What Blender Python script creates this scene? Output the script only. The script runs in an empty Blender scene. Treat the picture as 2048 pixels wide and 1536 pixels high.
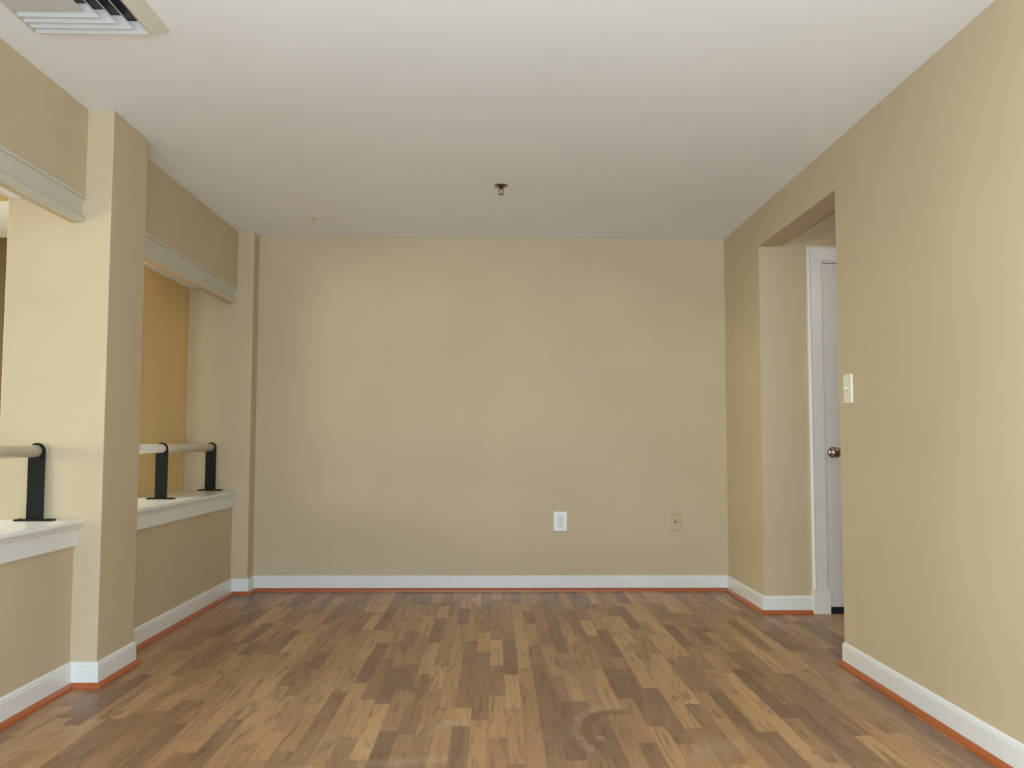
import bpy, bmesh, math, random
from mathutils import Vector, Matrix

SC = bpy.context.scene
COL = SC.collection
PI = math.pi

# ------------------------------------------------------------------ helpers
def link(o, parent=None):
    COL.objects.link(o)
    if parent is not None:
        o.parent = parent
    return o

class MB:
    """collects shapes into one mesh"""
    def __init__(self):
        self.bm = bmesh.new()
    def box(self, x0, x1, y0, y1, z0, z1, mi=0):
        vs = [self.bm.verts.new((x, y, z)) for x in (x0, x1) for y in (y0, y1) for z in (z0, z1)]
        for f in ((0, 1, 3, 2), (4, 6, 7, 5), (0, 4, 5, 1), (2, 3, 7, 6), (0, 2, 6, 4), (1, 5, 7, 3)):
            self.bm.faces.new([vs[i] for i in f]).material_index = mi
        return self
    def poly(self, pts):
        self.bm.faces.new([self.bm.verts.new(p) for p in pts])
        return self
    def loft(self, rings, closed=True, caps=True, smooth=False):
        """rings: lists of points with the same length, skinned one to the next"""
        vr = [[self.bm.verts.new(p) for p in r] for r in rings]
        n = len(vr[0])
        for a, b in zip(vr[:-1], vr[1:]):
            for i in range(n if closed else n - 1):
                j = (i + 1) % n
                f = self.bm.faces.new((a[i], a[j], b[j], b[i]))
                f.smooth = smooth
        if caps and closed:
            self.bm.faces.new(list(reversed(vr[0])))
            self.bm.faces.new(vr[-1])
        return self
    def sweep(self, profile, path, closed_profile=True):
        """profile [(out, up)] swept along a horizontal path [(x, y)]; 'out' points to the right of travel, corners mitred"""
        rings = []
        P = [Vector(p) for p in path]
        for i, p in enumerate(P):
            d0 = (P[i] - P[i - 1]).normalized() if i > 0 else None
            d1 = (P[i + 1] - P[i]).normalized() if i < len(P) - 1 else None
            n0 = Vector((d0.y, -d0.x)) if d0 else None
            n1 = Vector((d1.y, -d1.x)) if d1 else None
            if n0 is None: m = n1
            elif n1 is None: m = n0
            else:
                m = (n0 + n1); m = m / max(1e-6, m.dot(n0))
            rings.append([(p.x + m.x * o, p.y + m.y * o, u) for o, u in profile])
        return self.loft(rings)
    def lathe(self, profile, centre=(0, 0, 0), axis='Z', seg=32, smooth=True):
        """profile [(r, h)] turned about an axis"""
        c = Vector(centre)
        rings = []
        for r, h in profile:
            ring = []
            for k in range(seg):
                a = 2 * PI * k / seg
                u, v = max(r, 1e-5) * math.cos(a), max(r, 1e-5) * math.sin(a)
                p = {'Z': (u, v, h), 'Y': (u, h, v), 'X': (h, u, v)}[axis]
                ring.append(c + Vector(p))
            rings.append(ring)
        return self.loft(rings, smooth=smooth)
    def tube(self, pts, r, seg=10):
        """round bar along points"""
        P = [Vector(p) for p in pts]
        rings = []
        for i, p in enumerate(P):
            t = (P[min(i + 1, len(P) - 1)] - P[max(i - 1, 0)]).normalized()
            ref = Vector((0, 1, 0)) if abs(t.y) < .9 else Vector((1, 0, 0))
            a = t.cross(ref).normalized(); b = t.cross(a)
            rr = r[i] if isinstance(r, (list, tuple)) else r
            rings.append([p + (a * math.cos(2 * PI * k / seg) + b * math.sin(2 * PI * k / seg)) * rr for k in range(seg)])
        return self.loft(rings, smooth=True)
    def done(self, name, mat, parent=None, bevel=0.0, seg=2, loc=(0, 0, 0)):
        bmesh.ops.recalc_face_normals(self.bm, faces=self.bm.faces)
        me = bpy.data.meshes.new(name)
        self.bm.to_mesh(me); self.bm.free()
        for m in (mat if isinstance(mat, (list, tuple)) else [mat]):
            me.materials.append(m)
        o = bpy.data.objects.new(name, me)
        o.location = loc
        link(o, parent)
        if bevel:
            b = o.modifiers.new('bevel', 'BEVEL'); b.width = bevel; b.segments = seg; b.limit_method = 'ANGLE'
        return o

def struct(o, label=None):
    o['kind'] = 'structure'
    if label: o['label'] = label
    return o

def thing(name, label, cat, loc=(0, 0, 0), group=None):
    o = bpy.data.objects.new(name, None)
    o.location = loc; o.empty_display_size = .05
    o['label'] = label; o['category'] = cat
    if group: o['group'] = group
    return link(o)

# ------------------------------------------------------------------ materials
def lin(c):
    return tuple((x / 255 / 12.92) if x / 255 <= .04045 else ((x / 255 + .055) / 1.055) ** 2.4 for x in c) + (1,)

class NT:
    """small node-tree writer"""
    def __init__(self, name):
        self.m = bpy.data.materials.new(name); self.m.use_nodes = True
        self.t = self.m.node_tree; self.t.nodes.clear()
        self.out = self.t.nodes.new('ShaderNodeOutputMaterial')
    def n(self, kind, **kw):
        nd = self.t.nodes.new(kind)
        for k, v in kw.items(): setattr(nd, k, v)
        return nd
    def put(self, sock, v):
        if isinstance(v, bpy.types.NodeSocket): self.t.links.new(v, sock)
        else: sock.default_value = v
    def math(self, op, a, b=0.0, c=0.0):
        nd = self.n('ShaderNodeMath', operation=op)
        for s, v in zip(nd.inputs, (a, b, c)): self.put(s, v)
        return nd.outputs[0]
    def step(self, x, a, b):
        nd = self.n('ShaderNodeMapRange', interpolation_type='SMOOTHSTEP')
        self.put(nd.inputs[0], x); self.put(nd.inputs[1], a); self.put(nd.inputs[2], b)
        return nd.outputs[0]
    def mix(self, f, a, b, blend='MIX'):
        nd = self.n('ShaderNodeMix', data_type='RGBA', blend_type=blend)
        self.put(nd.inputs[0], f); self.put(nd.inputs[6], a); self.put(nd.inputs[7], b)
        return nd.outputs[2]
    def vec(self, x, y, z=0.0):
        nd = self.n('ShaderNodeCombineXYZ')
        for s, v in zip(nd.inputs, (x, y, z)): self.put(s, v)
        return nd.outputs[0]
    def noise(self, vec, scale, detail=3, rough=.5, dist=0.0):
        nd = self.n('ShaderNodeTexNoise')
        self.put(nd.inputs['Vector'], vec)
        nd.inputs['Scale'].default_value = scale; nd.inputs['Detail'].default_value = detail
        nd.inputs['Roughness'].default_value = rough; nd.inputs['Distortion'].default_value = dist
        return nd.outputs['Fac']
    def white(self, vec):
        nd = self.n('ShaderNodeTexWhiteNoise', noise_dimensions='3D')
        self.put(nd.inputs['Vector'], vec)
        return nd.outputs['Value']
    def ramp(self, f, stops):
        nd = self.n('ShaderNodeValToRGB')
        e = nd.color_ramp.elements
        while len(e) < len(stops): e.new(.5)
        for el, (p, c) in zip(e, stops):
            el.position = p; el.color = c
        self.put(nd.inputs[0], f)
        return nd.outputs[0]
    def obj(self):
        return self.n('ShaderNodeTexCoord').outputs['Object']
    def surface(self, color, rough=.5, spec=.5, metal=0.0, bump=None, bstr=.1, bdist=.001, **kw):
        b = self.n('ShaderNodeBsdfPrincipled')
        self.put(b.inputs['Base Color'], color); self.put(b.inputs['Roughness'], rough)
        self.put(b.inputs['Specular IOR Level'], spec); self.put(b.inputs['Metallic'], metal)
        for k, v in kw.items(): self.put(b.inputs[k], v)
        if bump is not None:
            bp = self.n('ShaderNodeBump'); bp.inputs['Strength'].default_value = bstr; bp.inputs['Distance'].default_value = bdist
            self.put(bp.inputs['Height'], bump); self.t.links.new(bp.outputs[0], b.inputs['Normal'])
        self.t.links.new(b.outputs[0], self.out.inputs[0])
        return self.m

def paint(name, rgb, rough=.6, spec=.3, var=.03, bstr=.06):
    """rolled wall paint: faint blotches and roller stipple"""
    t = NT(name); o = t.obj()
    big = t.noise(o, 1.6, 4, .6); fine = t.noise(o, 260, 2, .6)
    c = lin(rgb)
    lo = tuple(x * (1 - var) for x in c[:3]) + (1,); hi = tuple(min(1, x * (1 + var)) for x in c[:3]) + (1,)
    return t.surface(t.mix(t.step(big, .3, .7), lo, hi), rough, spec, bump=fine, bstr=bstr, bdist=.0006)

def plain(name, rgb, rough=.4, spec=.5, metal=0.0, **kw):
    t = NT(name); o = t.obj()
    n = t.noise(o, 40, 3)
    c = lin(rgb)
    lo = tuple(x * .97 for x in c[:3]) + (1,)
    return t.surface(t.mix(t.noise(o, 5, 3), lo, c), rough, spec, metal, **kw)

def metal_brushed(name, rgb, rough):
    t = NT(name); o = t.obj()
    n = t.noise(o, 300, 2)
    return t.surface(lin(rgb), t.math('ADD', rough, t.math('MULTIPLY', n, .08)), .5, 1.0)

def floor_material():
    t = NT('oak_strip_laminate')
    o = t.obj()
    s = t.n('ShaderNodeSeparateXYZ'); t.t.links.new(o, s.inputs[0])
    x, y = s.outputs[0], s.outputs[1]
    W, L = .0625, .50
    xs = t.math('DIVIDE', t.math('ADD', x, 10.022), W)
    row = t.math('FLOOR', xs); fx = t.math('FRACT', xs)
    r1 = t.white(t.vec(row, 3.7, 1.1))
    ys = t.math('ADD', t.math('DIVIDE', t.math('ADD', y, 20.0), L), t.math('MULTIPLY', r1, 17.3))
    k = t.math('FLOOR', ys); fy = t.math('FRACT', ys)
    j = t.math('MULTIPLY', t.white(t.vec(row, k, 7.7)), .62)          # jittered end joint
    past = t.math('GREATER_THAN', fy, j)
    cell = t.math('SUBTRACT', t.math('ADD', k, past), 1.0)
    ra = t.white(t.vec(row, cell, 2.3)); rb = t.white(t.vec(row, cell, 9.1))
    # strip tone
    tone = t.ramp(ra, [(0.0, lin(FL[0])), (.2, lin(FL[1])), (.42, lin(FL[2])), (.62, lin(FL[3])), (.85, lin(FL[4])), (1.0, lin(FL[5]))])
    # wood figure, stretched along the strip and shifted per strip
    gv = t.vec(t.math('ADD', t.math('MULTIPLY', x, 26.0), t.math('MULTIPLY', ra, 40.0)), t.math('ADD', t.math('MULTIPLY', y, 2.6), t.math('MULTIPLY', rb, 40.0)), row)
    fig = t.noise(gv, 1.0, 5, .62, 1.2)
    gv2 = t.vec(t.math('MULTIPLY', x, 420.0), t.math('MULTIPLY', y, 14.0), rb)
    grain = t.noise(gv2, 1.0, 2, .5)
    c = t.mix(t.math('MULTIPLY', t.step(fig, .47, .70), .62), tone, lin((104, 76, 58)))
    c = t.mix(t.math('MULTIPLY', t.step(fig, .46, .24), .38), c, lin((190, 152, 104)))
    c = t.mix(t.math('MULTIPLY', t.step(grain, .45, .75), .16), c, lin((92, 66, 46)))
    # dark streaks and knots
    kv = t.vec(t.math('ADD', t.math('MULTIPLY', x, 34.0), t.math('MULTIPLY', rb, 30.0)), t.math('MULTIPLY', y, 6.0), t.math('MULTIPLY', ra, 9.0))
    knot = t.step(t.noise(kv, 1.0, 3, .55, .8), .64, .76)
    c = t.mix(t.math('MULTIPLY', knot, .6), c, lin((74, 56, 46)))
    # joints
    ex = t.math('MINIMUM', fx, t.math('SUBTRACT', 1.0, fx))
    seam = t.step(ex, .022, .006)
    ey = t.math('ABSOLUTE', t.math('SUBTRACT', fy, j))
    seam = t.math('MAXIMUM', seam, t.step(ey, .004, .001))
    c = t.mix(t.math('MULTIPLY', seam, .3), c, lin((80, 58, 42)))
    # dust film: broad cloudy haze plus dragged wipe marks
    dust = t.step(t.noise(o, 1.7, 5, .65, .8), .45, .8)
    wv = t.vec(t.math('MULTIPLY', x, 1.2), t.math('MULTIPLY', y, 4.5), 0.0)
    wipe = t.step(t.noise(wv, 1.6, 6, .7, 2.0), .56, .74)
    film = t.math('ADD', t.math('MULTIPLY', dust, .14), t.math('MULTIPLY', wipe, .22))
    def smear(cx, cy, lx, ly, ang, amount, sc=30.0):
        dx = t.math('SUBTRACT', x, cx); dy = t.math('SUBTRACT', y, cy)
        ca, sa = math.cos(ang), math.sin(ang)
        u = t.math('DIVIDE', t.math('ADD', t.math('MULTIPLY', dx, ca), t.math('MULTIPLY', dy, sa)), lx)
        v = t.math('DIVIDE', t.math('ADD', t.math('MULTIPLY', dx, -sa), t.math('MULTIPLY', dy, ca)), ly)
        d = t.math('SQRT', t.math('ADD', t.math('MULTIPLY', u, u), t.math('MULTIPLY', v, v)))
        nz = t.noise(t.vec(t.math('MULTIPLY', u, 2.0), t.math('MULTIPLY', v, 2.0), amount), 2.2, 5, .7, 1.0)
        wisp = t.step(t.noise(t.vec(t.math('MULTIPLY', u, 1.6), t.math('MULTIPLY', v, 5.0), cx), 2.6, 6, .75, 1.5), .32, .60)
        return t.math('MULTIPLY', t.math('MULTIPLY', wisp, t.step(t.math('ADD', d, t.math('MULTIPLY', t.math('SUBTRACT', nz, .5), 1.8)), 1.1, .2)), amount)
    for a in SMEARS:
        film = t.math('MAXIMUM', film, smear(*a[:5], min(.75, a[5] * 1.3)))
    # hooked scuff: a wiped arc with a dusty rim
    cx, cy, R = ARC
    dx = t.math('DIVIDE', t.math('SUBTRACT', x, cx), .62); dy = t.math('SUBTRACT', y, cy)
    rad = t.math('ADD', t.math('SQRT', t.math('ADD', t.math('MULTIPLY', dx, dx), t.math('MULTIPLY', dy, dy))),
                 t.math('MULTIPLY', t.math('SUBTRACT', t.noise(o, 22, 4), .5), .05))
    side = t.step(t.math('ADD', t.math('MULTIPLY', dx, -1.0), t.math('MULTIPLY', dy, .55)), .0, .12)
    low = t.step(dy, -.30, -.12)
    arc = t.math('MULTIPLY', side, low)
    rim = t.math('MULTIPLY', arc, t.math('MULTIPLY', t.step(rad, R - .005, R + .02), t.step(rad, R + .09, R + .03)))
    clean = t.math('MULTIPLY', arc, t.math('MULTIPLY', t.step(rad, R - .085, R - .045), t.step(rad, R + .008, R - .012)))
    film = t.math('MAXIMUM', film, t.math('MULTIPLY', t.math('MULTIPLY', rim, t.step(t.noise(o, 14, 4, .7), .35, .65)), .42))
    film = t.math('MULTIPLY', film, t.math('SUBTRACT', 1.0, t.math('MULTIPLY', clean, .95)))
    c = t.mix(t.math('MULTIPLY', clean, .55), c, lin((112, 76, 48)))
    c = t.mix(film, c, lin((196, 184, 162)))
    rough = t.math('ADD', t.math('ADD', .30, t.math('MULTIPLY', fig, .1)), t.math('MULTIPLY', film, .5))
    h = t.math('SUBTRACT', t.math('MULTIPLY', grain, .25), seam)
    return t.surface(c, rough, .45, bump=h, bstr=.12, bdist=.0006)

# laminate tones, dark to light
FL = [(132, 98, 75), (150, 114, 84), (166, 127, 92), (176, 136, 97), (192, 151, 107), (204, 163, 115)]
SMEARS = [(-.16, 3.22, .05, .05, .3, .5), (-.21, 3.12, .02, .014, 0, .6), (-.62, 2.78, .12, .03, .1, .45), (-.28, 2.84, .22, .05, .12, .30),
          (-.46, 3.45, .13, .05, .3, .22), (.36, 3.36, .10, .035, .9, .3), (.60, 3.88, .13, .03, .2, .3), (.95, 3.7, .2, .05, -.1, .22),
          (.35, 3.05, .04, .03, .5, .4), (-.9, 3.2, .25, .06, .2, .2), (.72, 2.95, .2, .1, .6, .22), (.1, 4.2, .3, .05, .05, .18), (.35, 3.75, .05, .02, .4, .35)]
ARC = (.46, 3.12, .26)

WALL_RGB = (201, 184, 154)
M = {}
M['wall'] = paint('tan_wall_paint', WALL_RGB)
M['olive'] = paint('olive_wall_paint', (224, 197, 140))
M['shaded_olive'] = paint('shaded_olive_wall_paint', (112, 90, 50))  # olive darkened so the side room's back wall looks dim; shade in the colour
M['ceiling'] = paint('flat_white_ceiling_paint', (241, 246, 250), .9, .1, .012, .03)
M['trim'] = plain('white_semi_gloss_trim', (232, 233, 232), .28, .5)
M['door'] = plain('white_door_paint', (228, 228, 227), .38, .5)
M['cherry'] = plain('cherry_stained_quarter_round', (174, 92, 48), .3, .5)
M['floor'] = floor_material()
M['black'] = plain('black_powder_coat', (11, 12, 12), .5, .28)
M['rail'] = plain('ivory_painted_rail', (244, 241, 236), .28, .5)
M['white_plastic'] = plain('white_plastic', (236, 236, 234), .3, .5)
M['almond'] = plain('almond_plastic', (240, 236, 220), .32, .5)
M['tan_plastic'] = plain('tan_painted_plastic', (197, 180, 147), .4, .4)
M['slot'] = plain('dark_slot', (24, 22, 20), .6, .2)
M['screw'] = metal_brushed('screw_metal', (190, 186, 176), .35)
M['nickel'] = metal_brushed('satin_nickel', (176, 168, 158), .14)
M['chrome'] = metal_brushed('aged_chrome', (150, 142, 130), .12)
M['diffuser'] = plain('white_enamel', (200, 202, 202), .4, .4)
M['diffuser_rim'] = plain('cream_enamel', (212, 208, 192), .45, .4)
M['duct_shade'] = plain('dark_duct_shade', (52, 52, 58), .4, .5)  # dark tone for the shade between the louvres
M['bulb'] = plain('red_glass_bulb', (120, 52, 44), .1, .6)
M['door_gap_shade'] = plain('charcoal_door_gap_shade', (30, 30, 34), .95, .1)  # near-black tone painting the shade below the door
M['cream_trim'] = plain('cream_satin_trim', (204, 202, 188), .35, .4)
def pane_material():
    t = NT('clear_window_glass')
    a = t.n('ShaderNodeBsdfTransparent'); g = t.n('ShaderNodeBsdfGlossy'); g.inputs['Roughness'].default_value = .02
    a.inputs[0].default_value = (.96, .98, .97, 1)
    mx = t.n('ShaderNodeMixShader'); mx.inputs[0].default_value = .06
    t.t.links.new(a.outputs[0], mx.inputs[1]); t.t.links.new(g.outputs[0], mx.inputs[2]); t.t.links.new(mx.outputs[0], t.out.inputs[0])
    return t.m
M['glass'] = pane_material()

# ------------------------------------------------------------------ dimensions (metres; camera stands at x=0, y=0)
H = 2.40
XI, XR, XO, XW = -1.620, -1.7286, -2.050, 1.579     # pier face, half-wall face, outer face, right wall
XS = 1.713                                          # hall side of the right wall
D = 6.013                                           # back wall
YN, YNB, YF = 3.694, 4.064, 5.881                   # near pier front/back, far pier front
YMB = YB = -3.20                                    # wall behind the camera; the half wall runs back to it
YJ, YK = 5.2175, 4.0235                             # right opening, far and near jamb
ZT = 2.175                                          # right opening height
ZS = .677                                           # sill top
ZH = 1.914                                          # header underside
ZL = 2.020                                          # lintel underside
XL = -4.4                                           # far side of the adjoining room
YO = 6.086                                          # its back wall
XH = 3.30                                           # far side of the hall
YH = 2.90                                           # near end of the hall

# ------------------------------------------------------------------ setting
struct(MB().box(XL - .1, XH + .1, YB - .1, YO + 1.2, -.12, 0).done('floor', M['floor']))
struct(MB().box(XL - .1, XH + .1, YB - .1, YO + 1.2, H, H + .12).done('ceiling', M['ceiling']))
struct(MB().box(-2.05, XW, D, D + .12, 0, H).done('wall_back', M['wall']))

# right wall with its plain opening
DX0, DX1, DZ = 1.950, 2.72, 2.092                   # door hole
w = MB()
w.box(XW, DX0, YJ, YJ + .12, 0, H); w.box(XW, XS, YJ + .12, D + .12, 0, H)
w.box(XW, XS, YK, YJ, ZT, H)
w.box(XW, XS, YB, YK, 0, H)
struct(w.done('wall_right', M['wall']))

# hall beyond the opening: the wall that holds the door (in line with the far jamb), side, near end
w = MB()
w.box(DX0, DX1, YJ, YJ + .12, DZ, H)
w.box(DX1, XH, YJ, YJ + .12, 0, H)
struct(w.done('wall_hall_back', M['wall']))
struct(MB().box(XH, XH + .1, YH - .1, YJ + 1.2, 0, H).done('wall_hall_right', M['wall']))
struct(MB().box(XS, XH, YH - .1, YH, 0, H).done('wall_hall_front', M['wall']))
w = MB()                                            # closet behind the door
w.box(XS, XS + .1, YJ + .12, YO + 1.2, 0, H); w.box(XS, XH, YO + 1.1, YO + 1.2, 0, H)
struct(w.done('wall_closet_back', M['wall']))
struct(MB().box(DX0 - .2, XH, YJ + .001, YO + 1.1, 0, .006).done('floor_closet_shade', M['door_gap_shade']))  # dark sheet laid in for the shade under the door

# left side: piers, half walls, headers
def pier(name, y0, y1):
    struct(MB().box(XO, XI, y0, y1, 0, H).done(name, M['wall'], bevel=.004))
pier('wall_left_pier_1', YF, D)
pier('wall_left_pier_2', YN, YNB)
struct(MB().box(XR - .10, XR, YNB, YF, 0, ZS - .02).done('wall_left_1', M['wall']))
struct(MB().box(XO, XR, YMB, YN, 0, ZS - .02).done('wall_left_2', M['wall']))
def header(name, y0, y1):
    struct(MB().box(XR - .058, XR, y0, y1, 2.026, H).box(XR - .058, XR - .03, y0, y1, ZH, 2.026).done(name, M['wall']))
header('wall_left_header_1', YNB, YF)
header('wall_left_header_2', YMB, YN)
# white lintel ceiling behind each header
struct(MB().box(XO, XR - .058, YNB, YF, ZL, H).done('ceiling_lintel_1', M['ceiling']))
struct(MB().box(XO, XR - .058, YMB, YN, ZL, H).done('ceiling_lintel_2', M['ceiling']))
# olive wall: solid behind the far opening, only a band above the near one
YW = 5.08                                           # the olive wall starts here, hidden from the camera by the near pier
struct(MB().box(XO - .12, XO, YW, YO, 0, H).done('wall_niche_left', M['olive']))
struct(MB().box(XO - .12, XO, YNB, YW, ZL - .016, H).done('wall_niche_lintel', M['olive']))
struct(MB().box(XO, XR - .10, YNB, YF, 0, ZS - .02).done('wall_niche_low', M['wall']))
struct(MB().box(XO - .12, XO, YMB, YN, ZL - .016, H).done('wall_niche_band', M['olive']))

# adjoining room seen past the near pier
struct(MB().box(XL, XO - .12, YO, YO + .12, 0, H).done('wall_side_room_back', M['shaded_olive']))
UY0, UY1, UZ0, UZ1 = 2.2, 5.2, .12, 2.25           # glazed side of the adjoining room
w = MB()
w.box(XL - .12, XL, YB, UY0, 0, H); w.box(XL - .12, XL, UY1, YO + .12, 0, H)
w.box(XL - .12, XL, UY0, UY1, UZ1, H); w.box(XL - .12, XL, UY0, UY1, 0, UZ0)
struct(w.done('wall_side_room_left', M['olive']))

# wall behind the camera with a wide glazed opening, and one into the adjoining room
WX0, WX1, WZ0, WZ1 = -1.55, 1.40, .06, 2.20          # main window
VX0, VX1, VZ0, VZ1 = -3.20, -2.15, .70, 1.65        # side-room window
w = MB()
w.box(XR, WX0, YB - .12, YB, 0, H); w.box(WX1, XS, YB - .12, YB, 0, H)
w.box(WX0, WX1, YB - .12, YB, WZ1, H); w.box(WX0, WX1, YB - .12, YB, 0, WZ0)
struct(w.done('wall_front', M['wall']))
w = MB()
w.box(XL, VX0, YB - .12, YB, 0, H); w.box(VX1, XR, YB - .12, YB, 0, H)
w.box(VX0, VX1, YB - .12, YB, VZ1, H); w.box(VX0, VX1, YB - .12, YB, 0, VZ0)
struct(w.done('wall_side_room_front', M['olive']))

def side_window(name, y0, y1, z0, z1, mull):
    f = .045
    r = MB(); xa, xb = XL - .09, XL - .03
    r.box(xa, xb, y0, y1, z0, z0 + f); r.box(xa, xb, y0, y1, z1 - f, z1)
    for m in [y0 + f / 2, y1 - f / 2] + mull: r.box(xa, xb, m - f / 2, m + f / 2, z0 + f, z1 - f)
    o = struct(r.done(name, M['trim'], bevel=.004))
    MB().box(XL - .063, XL - .057, y0 + .01, y1 - .01, z0 + .01, z1 - .01).done('window_pane', M['glass'], o)
side_window('window_3', UY0, UY1, UZ0, UZ1, [3.7])
def window(name, x0, x1, z0, z1, mull):
    f = .045
    r = MB()
    r.box(x0, x1, YB - .09, YB - .03, z0, z0 + f); r.box(x0, x1, YB - .09, YB - .03, z1 - f, z1)
    r.box(x0, x0 + f, YB - .09, YB - .03, z0 + f, z1 - f); r.box(x1 - f, x1, YB - .09, YB - .03, z0 + f, z1 - f)
    for m in mull: r.box(m - f / 2, m + f / 2, YB - .09, YB - .03, z0 + f, z1 - f)
    o = struct(r.done(name, M['trim'], bevel=.004))
    MB().box(x0 + .01, x1 - .01, YB - .063, YB - .057, z0 + .01, z1 - .01).done('window_pane', M['glass'], o)
    return o
window('window_1', WX0, WX1, WZ0, WZ1, [(WX0 + WX1) / 2])
window('window_2', VX0, VX1, VZ0, VZ1, [])

# ------------------------------------------------------------------ sills, aprons, header fascias
def sill(name, y0, y1):
    xf = -1.690
    r = 0.011
    prof = [(XO, ZS), (xf - r, ZS)]
    for k in range(1, 7):
        a = PI / 2 - PI * k / 6
        prof.append((xf - r + r * math.cos(a), ZS - r + r * math.sin(a)))
    prof += [(XO, ZS - .022)]
    m = MB(); m.loft([[(x, y, z) for x, z in prof] for y in (y0, y1)])
    return struct(m.done(name, M['trim']))
def apron(name, y0, y1):
    x0 = XR
    prof = [(x0, .655), (x0 + .022, .655), (x0 + .022, .645), (x0 + .014, .640), (x0 + .014, .574), (x0 + .010, .569), (x0, .569)]
    m = MB(); m.loft([[(x, y, z) for x, z in prof] for y in (y0, y1)])
    return struct(m.done(name, M['trim']))
sill('trim_1', YNB, YF); apron('trim_2', YNB, YF)
sill('trim_3', YMB, YN); apron('trim_4', YMB, YN)
def fascia(name, y0, y1):
    x0 = XR
    prof = [(x0 - .05, 2.026), (x0 + .004, 2.026), (x0 + .005, 2.0135), (x0 - .004, 2.012), (x0 - .019, 1.949), (x0 - .015, 1.946)]
    for k in range(0, 9):                                   # rounded lower edge rolling under
        a = PI * .5 - PI * .95 * k / 8
        prof.append((x0 - .012 + .015 * math.cos(a), 1.930 + .0155 * math.sin(a)))
    prof += [(x0 - .05, ZH)]
    m = MB(); m.loft([[(x, y, z) for x, z in prof] for y in (y0, y1)])
    return struct(m.done(name, M['cream_trim']))
fascia('trim_5', YNB, YF); fascia('trim_6', YMB, YN)

# ------------------------------------------------------------------ baseboards and quarter round
BT = .012
BASE = [(0, 0), (BT, 0), (BT, .086), (BT - .003, .088), (BT - .003, .094), (BT - .006, .099), (.002, .103), (0, .103)]
QUART = [(BT, 0), (BT + .017, 0)] + [(BT + .017 * math.cos(a), .022 * math.sin(a)) for a in [PI / 2 * k / 6 for k in range(1, 7)]]
QUART = [(BT, .0)] + QUART[1:]
def base(name, path, quarter=True, qpath=None, qname=None):
    struct(MB().sweep(BASE, path).done('baseboard_' + name, M['trim']))
    if quarter:
        struct(MB().sweep(QUART, qpath or path).done('trim_quarter_round_' + (qname or name), M['cherry']))
# travel so that the room is on the right-hand side of each run
base('left', [(XR, YNB), (XR, YF), (XI, YF), (XI, D), (XW, D), (XW, YJ), (1.858, YJ)])
base('pier', [(XR, YMB), (XR, YN), (XI, YN), (XI, YNB)], qpath=[(XR, YMB), (XR, YN), (XI, YN), (XI, YNB + .012)])
base('right', [(XW, YK), (XW, YB)], qpath=[(XW, YK + .02), (XW, YB)])

# ------------------------------------------------------------------ hall door
d = struct(MB().box(DX0 + .0146, DX1 - .0146, YJ + .004, YJ + .044, .037, DZ - .018).done('door_1', M['door'], bevel=.001),
           'plain white flush door in the hall beyond the wall opening')
c = MB()
prof = [(0, 0), (0, -.016), (.012, -.022), (.02, -.018), (.085, -.014), (.092, -.010), (.092, 0)]   # casing section: across, out
def casing_leg(m, x, s, z0, z1):
    m.loft([[(x + s * a, YJ + b, z0) for a, b in prof], [(x + s * a, YJ + b, z1 if k < 0 else z1 - a) for a, b in prof for k in (1,)]])
casing_leg(c, 1.864, 1, .139, 2.178)
casing_leg(c, DX1 + .086, -1, .139, 2.178)
c.loft([[(1.864 + a, YJ + b, 2.178 - a) for a, b in prof], [(DX1 + .086 - a, YJ + b, 2.178 - a) for a, b in prof]])
c.done('door_casing', M['trim'], d)
MB().box(1.859, 1.963, YJ - .027, YJ, 0, .138).box(DX1 - .013, DX1 + .091, YJ - .027, YJ, 0, .138).done('plinth_block', M['trim'], d, bevel=.002)
j = MB()
j.box(DX0, DX0 + .014, YJ, YJ + .12, 0, DZ); j.box(DX1 - .014, DX1, YJ, YJ + .12, 0, DZ); j.box(DX0, DX1, YJ, YJ + .12, DZ - .014, DZ)
j.box(DX0, DX0 + .026, YJ + .048, YJ + .06, 0, DZ); j.box(DX1 - .026, DX1, YJ + .048, YJ + .06, 0, DZ); j.box(DX0, DX1, YJ + .048, YJ + .06, DZ - .026, DZ)
j.done('door_jamb', M['trim'], d)
kx, kz = 2.003, .941
k = MB().lathe([(.0, -.0690), (.012, -.0690), (.022, -.0665), (.0285, -.061), (.0305, -.054), (.029, -.046), (.022, -.037), (.013, -.030), (.011, -.022), (.0125, -.012)],
               (kx, YJ + .004, kz), 'Y', 40).done('doorknob', M['nickel'], d)
MB().lathe([(.0, -.012), (.020, -.012), (.030, -.009), (.032, -.004), (.032, 0), (0, 0)], (kx, YJ + .004, kz), 'Y', 40).done('knob_rose', M['nickel'], k)

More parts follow.
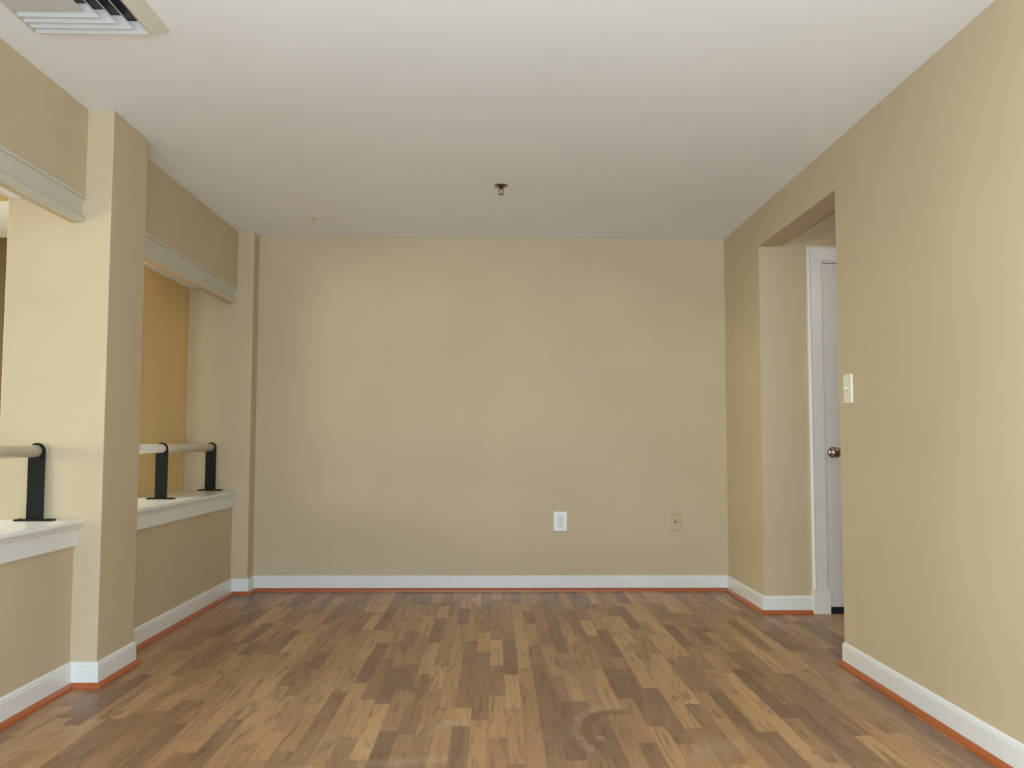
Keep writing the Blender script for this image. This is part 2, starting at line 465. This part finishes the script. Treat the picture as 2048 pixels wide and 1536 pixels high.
# ------------------------------------------------------------------ handrails on the sills
RX, RZ = -1.862, .958
def handrail(y0, y1, posts, label):
    t = thing('handrail', label, 'handrail', (RX, (y0 + y1) / 2, ZS), 'handrails on the half-wall sills')
    oy, oz = (y0 + y1) / 2, ZS
    MB().lathe([(.0, y0 - oy + .001), (.0245, y0 - oy + .001), (.0245, y1 - oy - .001), (.0, y1 - oy - .001)], (0, 0, RZ - oz), 'Y', 36).done('rail', M['rail'], t)
    for y in posts:
        m = MB()
        hw, th = .0335, .005
        top = RZ - oz
        pts = [(-hw, .006), (hw, .006), (hw, top)]
        for q in range(1, 16):
            a = PI * q / 16
            pts.append((hw * math.cos(a), top + hw * math.sin(a)))
        pts += [(-hw, top)]
        m.loft([[(px, y - oy - th, pz) for px, pz in pts], [(px, y - oy + th, pz) for px, pz in pts]])
        b = m.done('bracket', M['black'], t, bevel=.0012)
        b['label'] = 'black flat bar bracket with a rounded top'
        MB().box(-.074, .074, y - oy - .024, y - oy + .024, 0, .007).done('base_plate', M['black'], b, bevel=.0015)
        for sx in (-.058, .058):
            MB().lathe([(0, .010), (.004, .0098), (.0065, .0085), (.007, .007), (0, .0069)], (sx, y - oy, 0), 'Z', 14).done('bracket_screw', M['black'], b)
    return t
handrail(YNB, YF, [YNB + .055, 4.985, 5.838], 'ivory round handrail on two visible black brackets before the olive niche wall')
handrail(YMB, YN, [-2.1, -.65, .80, 2.25, 3.636], 'ivory round handrail with one visible black bracket, cut by the photo edge')

# ------------------------------------------------------------------ fire sprinkler
sx, sy = .027, 4.756
t = thing('fire_sprinkler', 'small chrome fire sprinkler head hanging from the middle of the ceiling', 'fire sprinkler', (sx, sy, H))
MB().lathe([(.012, -.012), (.016, -.013), (.024, -.010), (.034, -.004), (.0385, -.001), (.0385, 0), (.012, 0)], (0, 0, 0), 'Z', 40).done('escutcheon', M['chrome'], t)
MB().lathe([(0, 0), (.010, 0), (.010, -.016), (.0125, -.017), (.0125, -.022), (.0, -.022)], (0, 0, 0), 'Z', 24).done('threaded_body', M['chrome'], t)
m = MB()
for s in (-1, 1):
    pts = [(s * .0115, 0, -.019), (s * .0125, 0, -.026), (s * .0125, 0, -.033), (s * .010, 0, -.040), (s * .0055, 0, -.046), (0, 0, -.049)]
    m.tube(pts, .0022, 8)
m.lathe([(0, -.045), (.004, -.045), (.0045, -.050), (0, -.050)], (0, 0, 0), 'Z', 12)
m.done('frame_arms', M['chrome'], t)
MB().lathe([(0, -.022), (.0016, -.023), (.0019, -.034), (.0014, -.045), (0, -.046)], (0, 0, 0), 'Z', 12).done('glass_bulb', M['bulb'], t)
m = MB()
n = 12
rings = []
for z, r0, r1 in ((-.0515, .0165, .011), (-.050, .0165, .011)):
    ring = []
    for q in range(n * 4):
        a = 2 * PI * q / (n * 4)
        r = r0 if (q % 4) in (0, 1, 2) else r1
        ring.append((r * math.cos(a), r * math.sin(a), z))
    rings.append(ring)
m.loft(rings)
m.lathe([(0, -.0545), (.003, -.054), (.004, -.0515), (0, -.0515)], (0, 0, 0), 'Z', 12)
m.done('deflector', M['chrome'], t)

# ------------------------------------------------------------------ small ceiling hook
t = thing('ceiling_hook', 'tiny cream screw hook left in the ceiling near the back wall', 'hook', (-1.146, 5.504, H))
MB().lathe([(0, 0), (.013, 0), (.012, -.003), (.006, -.005), (0, -.005)], (0, 0, 0), 'Z', 20).done('hook_collar', M['tan_plastic'], t)
pts = [(0, 0, -.004), (0, 0, -.012)] + [(.007 * math.sin(a), 0, -.019 + .007 * math.cos(a)) for a in [PI * .0 + PI * 1.5 * q / 10 for q in range(0, 11)]]
MB().tube(pts, .0022, 8).done('hook_shank', M['tan_plastic'], t)

# ------------------------------------------------------------------ air diffuser in the ceiling (corner-throw louvres)
vx0, vx1, vy0, vy1 = -1.586, -1.118, 2.49, 2.962      # skirt at the ceiling
ix0, ix1, iy0, iy1, zb = -1.546, -1.160, 2.53, 2.912, -.036
t = thing('air_diffuser', 'white square ceiling air diffuser with nested louvres above the half wall', 'air vent', ((vx0 + vx1) / 2, (vy0 + vy1) / 2, H))
ox, oy = (vx0 + vx1) / 2, (vy0 + vy1) / 2
m = MB()
def rect(x0, x1, y0, y1, z): return [(x0 - ox, y0 - oy, z), (x1 - ox, y0 - oy, z), (x1 - ox, y1 - oy, z), (x0 - ox, y1 - oy, z)]
e = .004
m.loft([rect(vx0, vx1, vy0, vy1, 0), rect(vx0, vx1, vy0, vy1, -.002), rect(ix0, ix1, iy0, iy1, zb), rect(ix0 + e, ix1 - e, iy0 + e, iy1 - e, zb),
        rect(ix0 + e, ix1 - e, iy0 + e, iy1 - e, -.003)], caps=False)
m.done('frame', M['diffuser_rim'], t)
MB().box(ix0 - ox, ix1 - ox, iy0 - oy, iy1 - oy, -.0025, -.0005).done('duct_shade_plate', M['duct_shade'], t)  # dark plate standing in for the shaded cavity above the louvres
# each louvre is an L: one leg along the far side, one along the right side, sloping up towards the inside
m_list = []
for q in range(4):
    xr = ix1 - .004 - .0385 * q; yf = iy1 - .004 - .0385 * q
    zl, rise, run, th = zb + .0005, .030, .030, .0012
    yn = iy0 + .004; xl = ix0 + .004
    m = MB()
    def ring(x, y, dz, a, b):
        return None
    # far leg + right leg share the mitred corner
    lo = [(xl, yf), (xr, yf), (xr, yn)]
    hi = [(xl, yf - run), (xr - run, yf - run), (xr - run, yn)]
    for z_off in (0,):
        L0 = [m.bm.verts.new((x - ox, y - oy, zl)) for x, y in lo]
        H0 = [m.bm.verts.new((x - ox, y - oy, zl + rise)) for x, y in hi]
        lip = [m.bm.verts.new((x - ox + (.0 if i == 0 else .0), y - oy, zl - .0)) for i, (x, y) in enumerate(lo)]
        for i in (0, 1):
            m.bm.faces.new((L0[i], L0[i + 1], H0[i + 1], H0[i]))
        for v in lip: m.bm.verts.remove(v)
    o = m.done('louvre', M['diffuser'], t)
    so = o.modifiers.new('solid', 'SOLIDIFY'); so.thickness = .0022; so.offset = 0
# flat centre plate inside the last louvre
xr = ix1 - .004 - .0385 * 4; yf = iy1 - .004 - .0385 * 4
MB().box(ix0 + .004 - ox, xr - ox, iy0 + .004 - oy, yf - oy, zb + .002, zb + .005).done('centre_plate', M['diffuser'], t)

# ------------------------------------------------------------------ wall plates
def plate_rings(hw, hh, th, r, n=5):
    def rr(w, h, rad):
        pts = []
        for cx, cz, a0 in ((w - rad, h - rad, 0), (-(w - rad), h - rad, PI / 2), (-(w - rad), -(h - rad), PI), (w - rad, -(h - rad), 1.5 * PI)):
            for q in range(n):
                a = a0 + PI / 2 * q / (n - 1)
                pts.append((cx + rad * math.cos(a), cz + rad * math.sin(a)))
        return pts
    return [(rr(hw, hh, r), 0), (rr(hw, hh, r), th * .45), (rr(hw - .0035, hh - .0035, r), th)]
def wall_plate(parent, hw, hh, th, mat, name, facing):
    """facing '-Y' (back wall) or '-X' (right wall); local u runs along the wall, out is into the room"""
    m = MB()
    rings = []
    for pts, out in plate_rings(hw, hh, th, .005):
        rings.append([(u, -out, z) if facing == '-Y' else (-out, u, z) for u, z in pts])
    m.loft(rings)
    return m.done(name, mat, parent)

# duplex outlet
cx, cz = .441, .464
t = thing('electrical_outlet', 'white duplex electrical outlet low on the back wall', 'outlet', (cx, D, cz))
wall_plate(t, .0465, .0655, .007, M['white_plastic'], 'cover_plate', '-Y')
for s in (1, -1):
    m = MB(); pts = []
    for q in range(28):
        a = 2 * PI * q / 28
        pts.append((.0175 * math.cos(a), max(-.0135, min(.0135, .0175 * math.sin(a))) + s * .0205))
    m.loft([[(u, -.0065, z) for u, z in pts], [(u, -.009, z) for u, z in pts]])
    r = m.done('receptacle', M['white_plastic'], t, bevel=.0006)
    h = MB()
    h.box(-.0075, -.0048, -.0094, -.0088, s * .0205 - .001, s * .0205 + .0075)
    h.box(.0048, .0075, -.0094, -.0088, s * .0205 - .001, s * .0205 + .0075)
    h.lathe([(0, -.0094), (.0028, -.0094), (.0028, -.0088), (0, -.0088)], (0, 0, s * .0205 - .0075), 'Y', 16)
    h.done('socket_slots', M['slot'], r)
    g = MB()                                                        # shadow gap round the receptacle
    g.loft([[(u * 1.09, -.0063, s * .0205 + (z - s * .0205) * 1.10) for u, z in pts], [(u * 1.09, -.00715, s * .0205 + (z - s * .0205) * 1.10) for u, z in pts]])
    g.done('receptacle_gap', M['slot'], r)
MB().lathe([(0, -.0085), (.002, -.0083), (.003, -.007), (0, -.0069)], (0, 0, 0), 'Y', 14).done('plate_screw', M['screw'], t)

# cable plate
cx, cz = 1.2215, .458
t = thing('cable_wall_plate', 'tan blank-looking wall plate with one dark cable hole, near the right corner', 'wall plate', (cx, D, cz))
t['label'] = 'tan wall plate with one dark cable hole, low beside the room corner'
wall_plate(t, .034, .059, .006, M['tan_plastic'], 'cover_plate', '-Y')
MB().lathe([(0, -.0072), (.0055, -.0072), (.0055, -.0058), (0, -.0058)], (0, 0, .003), 'Y', 18).done('cable_jack', M['slot'], t)
for z in (.042, -.042):
    MB().lathe([(0, -.0072), (.002, -.007), (.003, -.006), (0, -.0058)], (0, 0, z), 'Y', 12).done('plate_screw', M['tan_plastic'], t)

# light switch
cy, cz = 3.914, 1.2395
t = thing('light_switch', 'almond single toggle light switch on the right wall beside the opening', 'light switch', (XW, cy, cz))
t['label'] = 'almond single toggle light switch beside the wall opening to the hall'
wall_plate(t, .0465, .0655, .007, M['almond'], 'cover_plate', '-X')
MB().box(-.0078, -.0066, -.0052, .0052, -.012, .012).done('toggle_slot', M['tan_plastic'], t)
m = MB()
m.loft([[(-.005, -.004, -.006), (-.005, .004, -.006), (-.005, .004, .006), (-.005, -.004, .006)],
        [(-.021, -.0032, .004), (-.021, .0032, .004), (-.021, .0032, .011), (-.021, -.0032, .011)]])
m.done('toggle', M['almond'], t, bevel=.001)
for z in (.030, -.030):
    MB().lathe([(0, -.0083), (.002, -.0081), (.003, -.007), (0, -.0066)], (0, 0, z), 'X', 12).done('plate_screw', M['almond'], t)

# ------------------------------------------------------------------ daylight
def area(name, loc, rot, sx, sy, power, rgb, spread=180):
    l = bpy.data.lights.new(name, 'AREA'); l.shape = 'RECTANGLE'; l.size = sx; l.size_y = sy
    l.energy = power; l.color = rgb; l.spread = math.radians(spread)
    o = bpy.data.objects.new(name, l); o.location = loc; o.rotation_euler = rot
    o['kind'] = 'helper'
    return link(o)
R90 = PI / 2
P_GND, GND = 276, (.74, .89, 1.0)
P_SKY, SKY = 75, (.34, .60, 1.0)
P_V, VCOL = 430, (1.0, .93, .68)
P_CSKY, CSKY = 92, (1.0, .93, .68)
P_CGND, CGND = 10, (1.0, .84, .40)
P_HALL, P_FLASH = 6, 152
# an area lamp points along its -Z; rotating +90 deg about X turns that to +Y (into the room)
mx, mw = (WX0 + WX1) / 2, WX1 - WX0
area('ground_bounce_daylight', (mx, YB - .75, .35), (R90 + math.radians(64), 0, 0), mw + .8, 1.3, P_GND, GND)
area('sky_daylight', (mx, YB - .75, 1.95), (R90 - math.radians(28), 0, 0), mw + .8, 1.5, P_SKY, SKY)
vx = (VX0 + VX1) / 2
area('side_room_daylight', (-3.95, -9.0, 1.12), (R90, 0, -.15), 2.2, .6, P_V, VCOL)      # low bright gap of sky seen far beyond the side-room window
area('side_sky_daylight', (XL - .75, 4.3, 1.95), (R90 - math.radians(30), 0, -R90), 1.6, 1.2, P_CSKY, CSKY, 120)
area('side_ground_daylight', (XL - .75, 4.3, .35), (R90 + math.radians(30), 0, -R90), 1.6, 1.2, P_CGND, CGND)
def lamp(name, loc, power, rgb, radius):
    l = bpy.data.lights.new(name, 'POINT'); l.energy = power; l.color = rgb; l.shadow_soft_size = radius
    o = bpy.data.objects.new(name, l); o.location = loc; o['kind'] = 'helper'
    return link(o)
lamp('hall_fill', (2.7, 3.6, 2.1), P_HALL, (1.0, .94, .84), .2)  # unseen fill light added to brighten the hall

lamp('camera_flash', (-.045, .03, 1.055), P_FLASH, (.66, .83, 1.0), .012)      # the photo was taken with the flash above and left of the lens

wd = bpy.data.worlds.new('daylight'); SC.world = wd; wd.use_nodes = True
bg = wd.node_tree.nodes['Background']; bg.inputs[0].default_value = (.60, .80, 1, 1); bg.inputs[1].default_value = 2.3

# ------------------------------------------------------------------ camera
F, YAW, PITCH, ROLL = 1766.35, .0187, .0653, .0021
cam = bpy.data.cameras.new('camera'); cam.sensor_width = 36; cam.sensor_fit = 'HORIZONTAL'; cam.lens = F / 2048 * 36
cam.clip_start = .05
co = bpy.data.objects.new('camera', cam); link(co)
fw = Vector((math.sin(YAW) * math.cos(PITCH), math.cos(YAW) * math.cos(PITCH), math.sin(PITCH)))
rt = Vector((math.cos(YAW), -math.sin(YAW), 0)); up = rt.cross(fw)
r2 = rt * math.cos(ROLL) + up * math.sin(ROLL); u2 = up * math.cos(ROLL) - rt * math.sin(ROLL)
co.matrix_world = Matrix(((r2.x, u2.x, -fw.x, 0), (r2.y, u2.y, -fw.y, 0), (r2.z, u2.z, -fw.z, 1.0), (0, 0, 0, 1)))
SC.camera = co

SC.view_settings.view_transform = 'Standard'
SC.view_settings.look = 'None'
SC.view_settings.gamma = 1
SC.view_settings.exposure = 0.07
SC.view_settings.use_curve_mapping = False
SC.cycles.use_denoising = True
SC.cycles.max_bounces = 12
SC.cycles.diffuse_bounces = 8
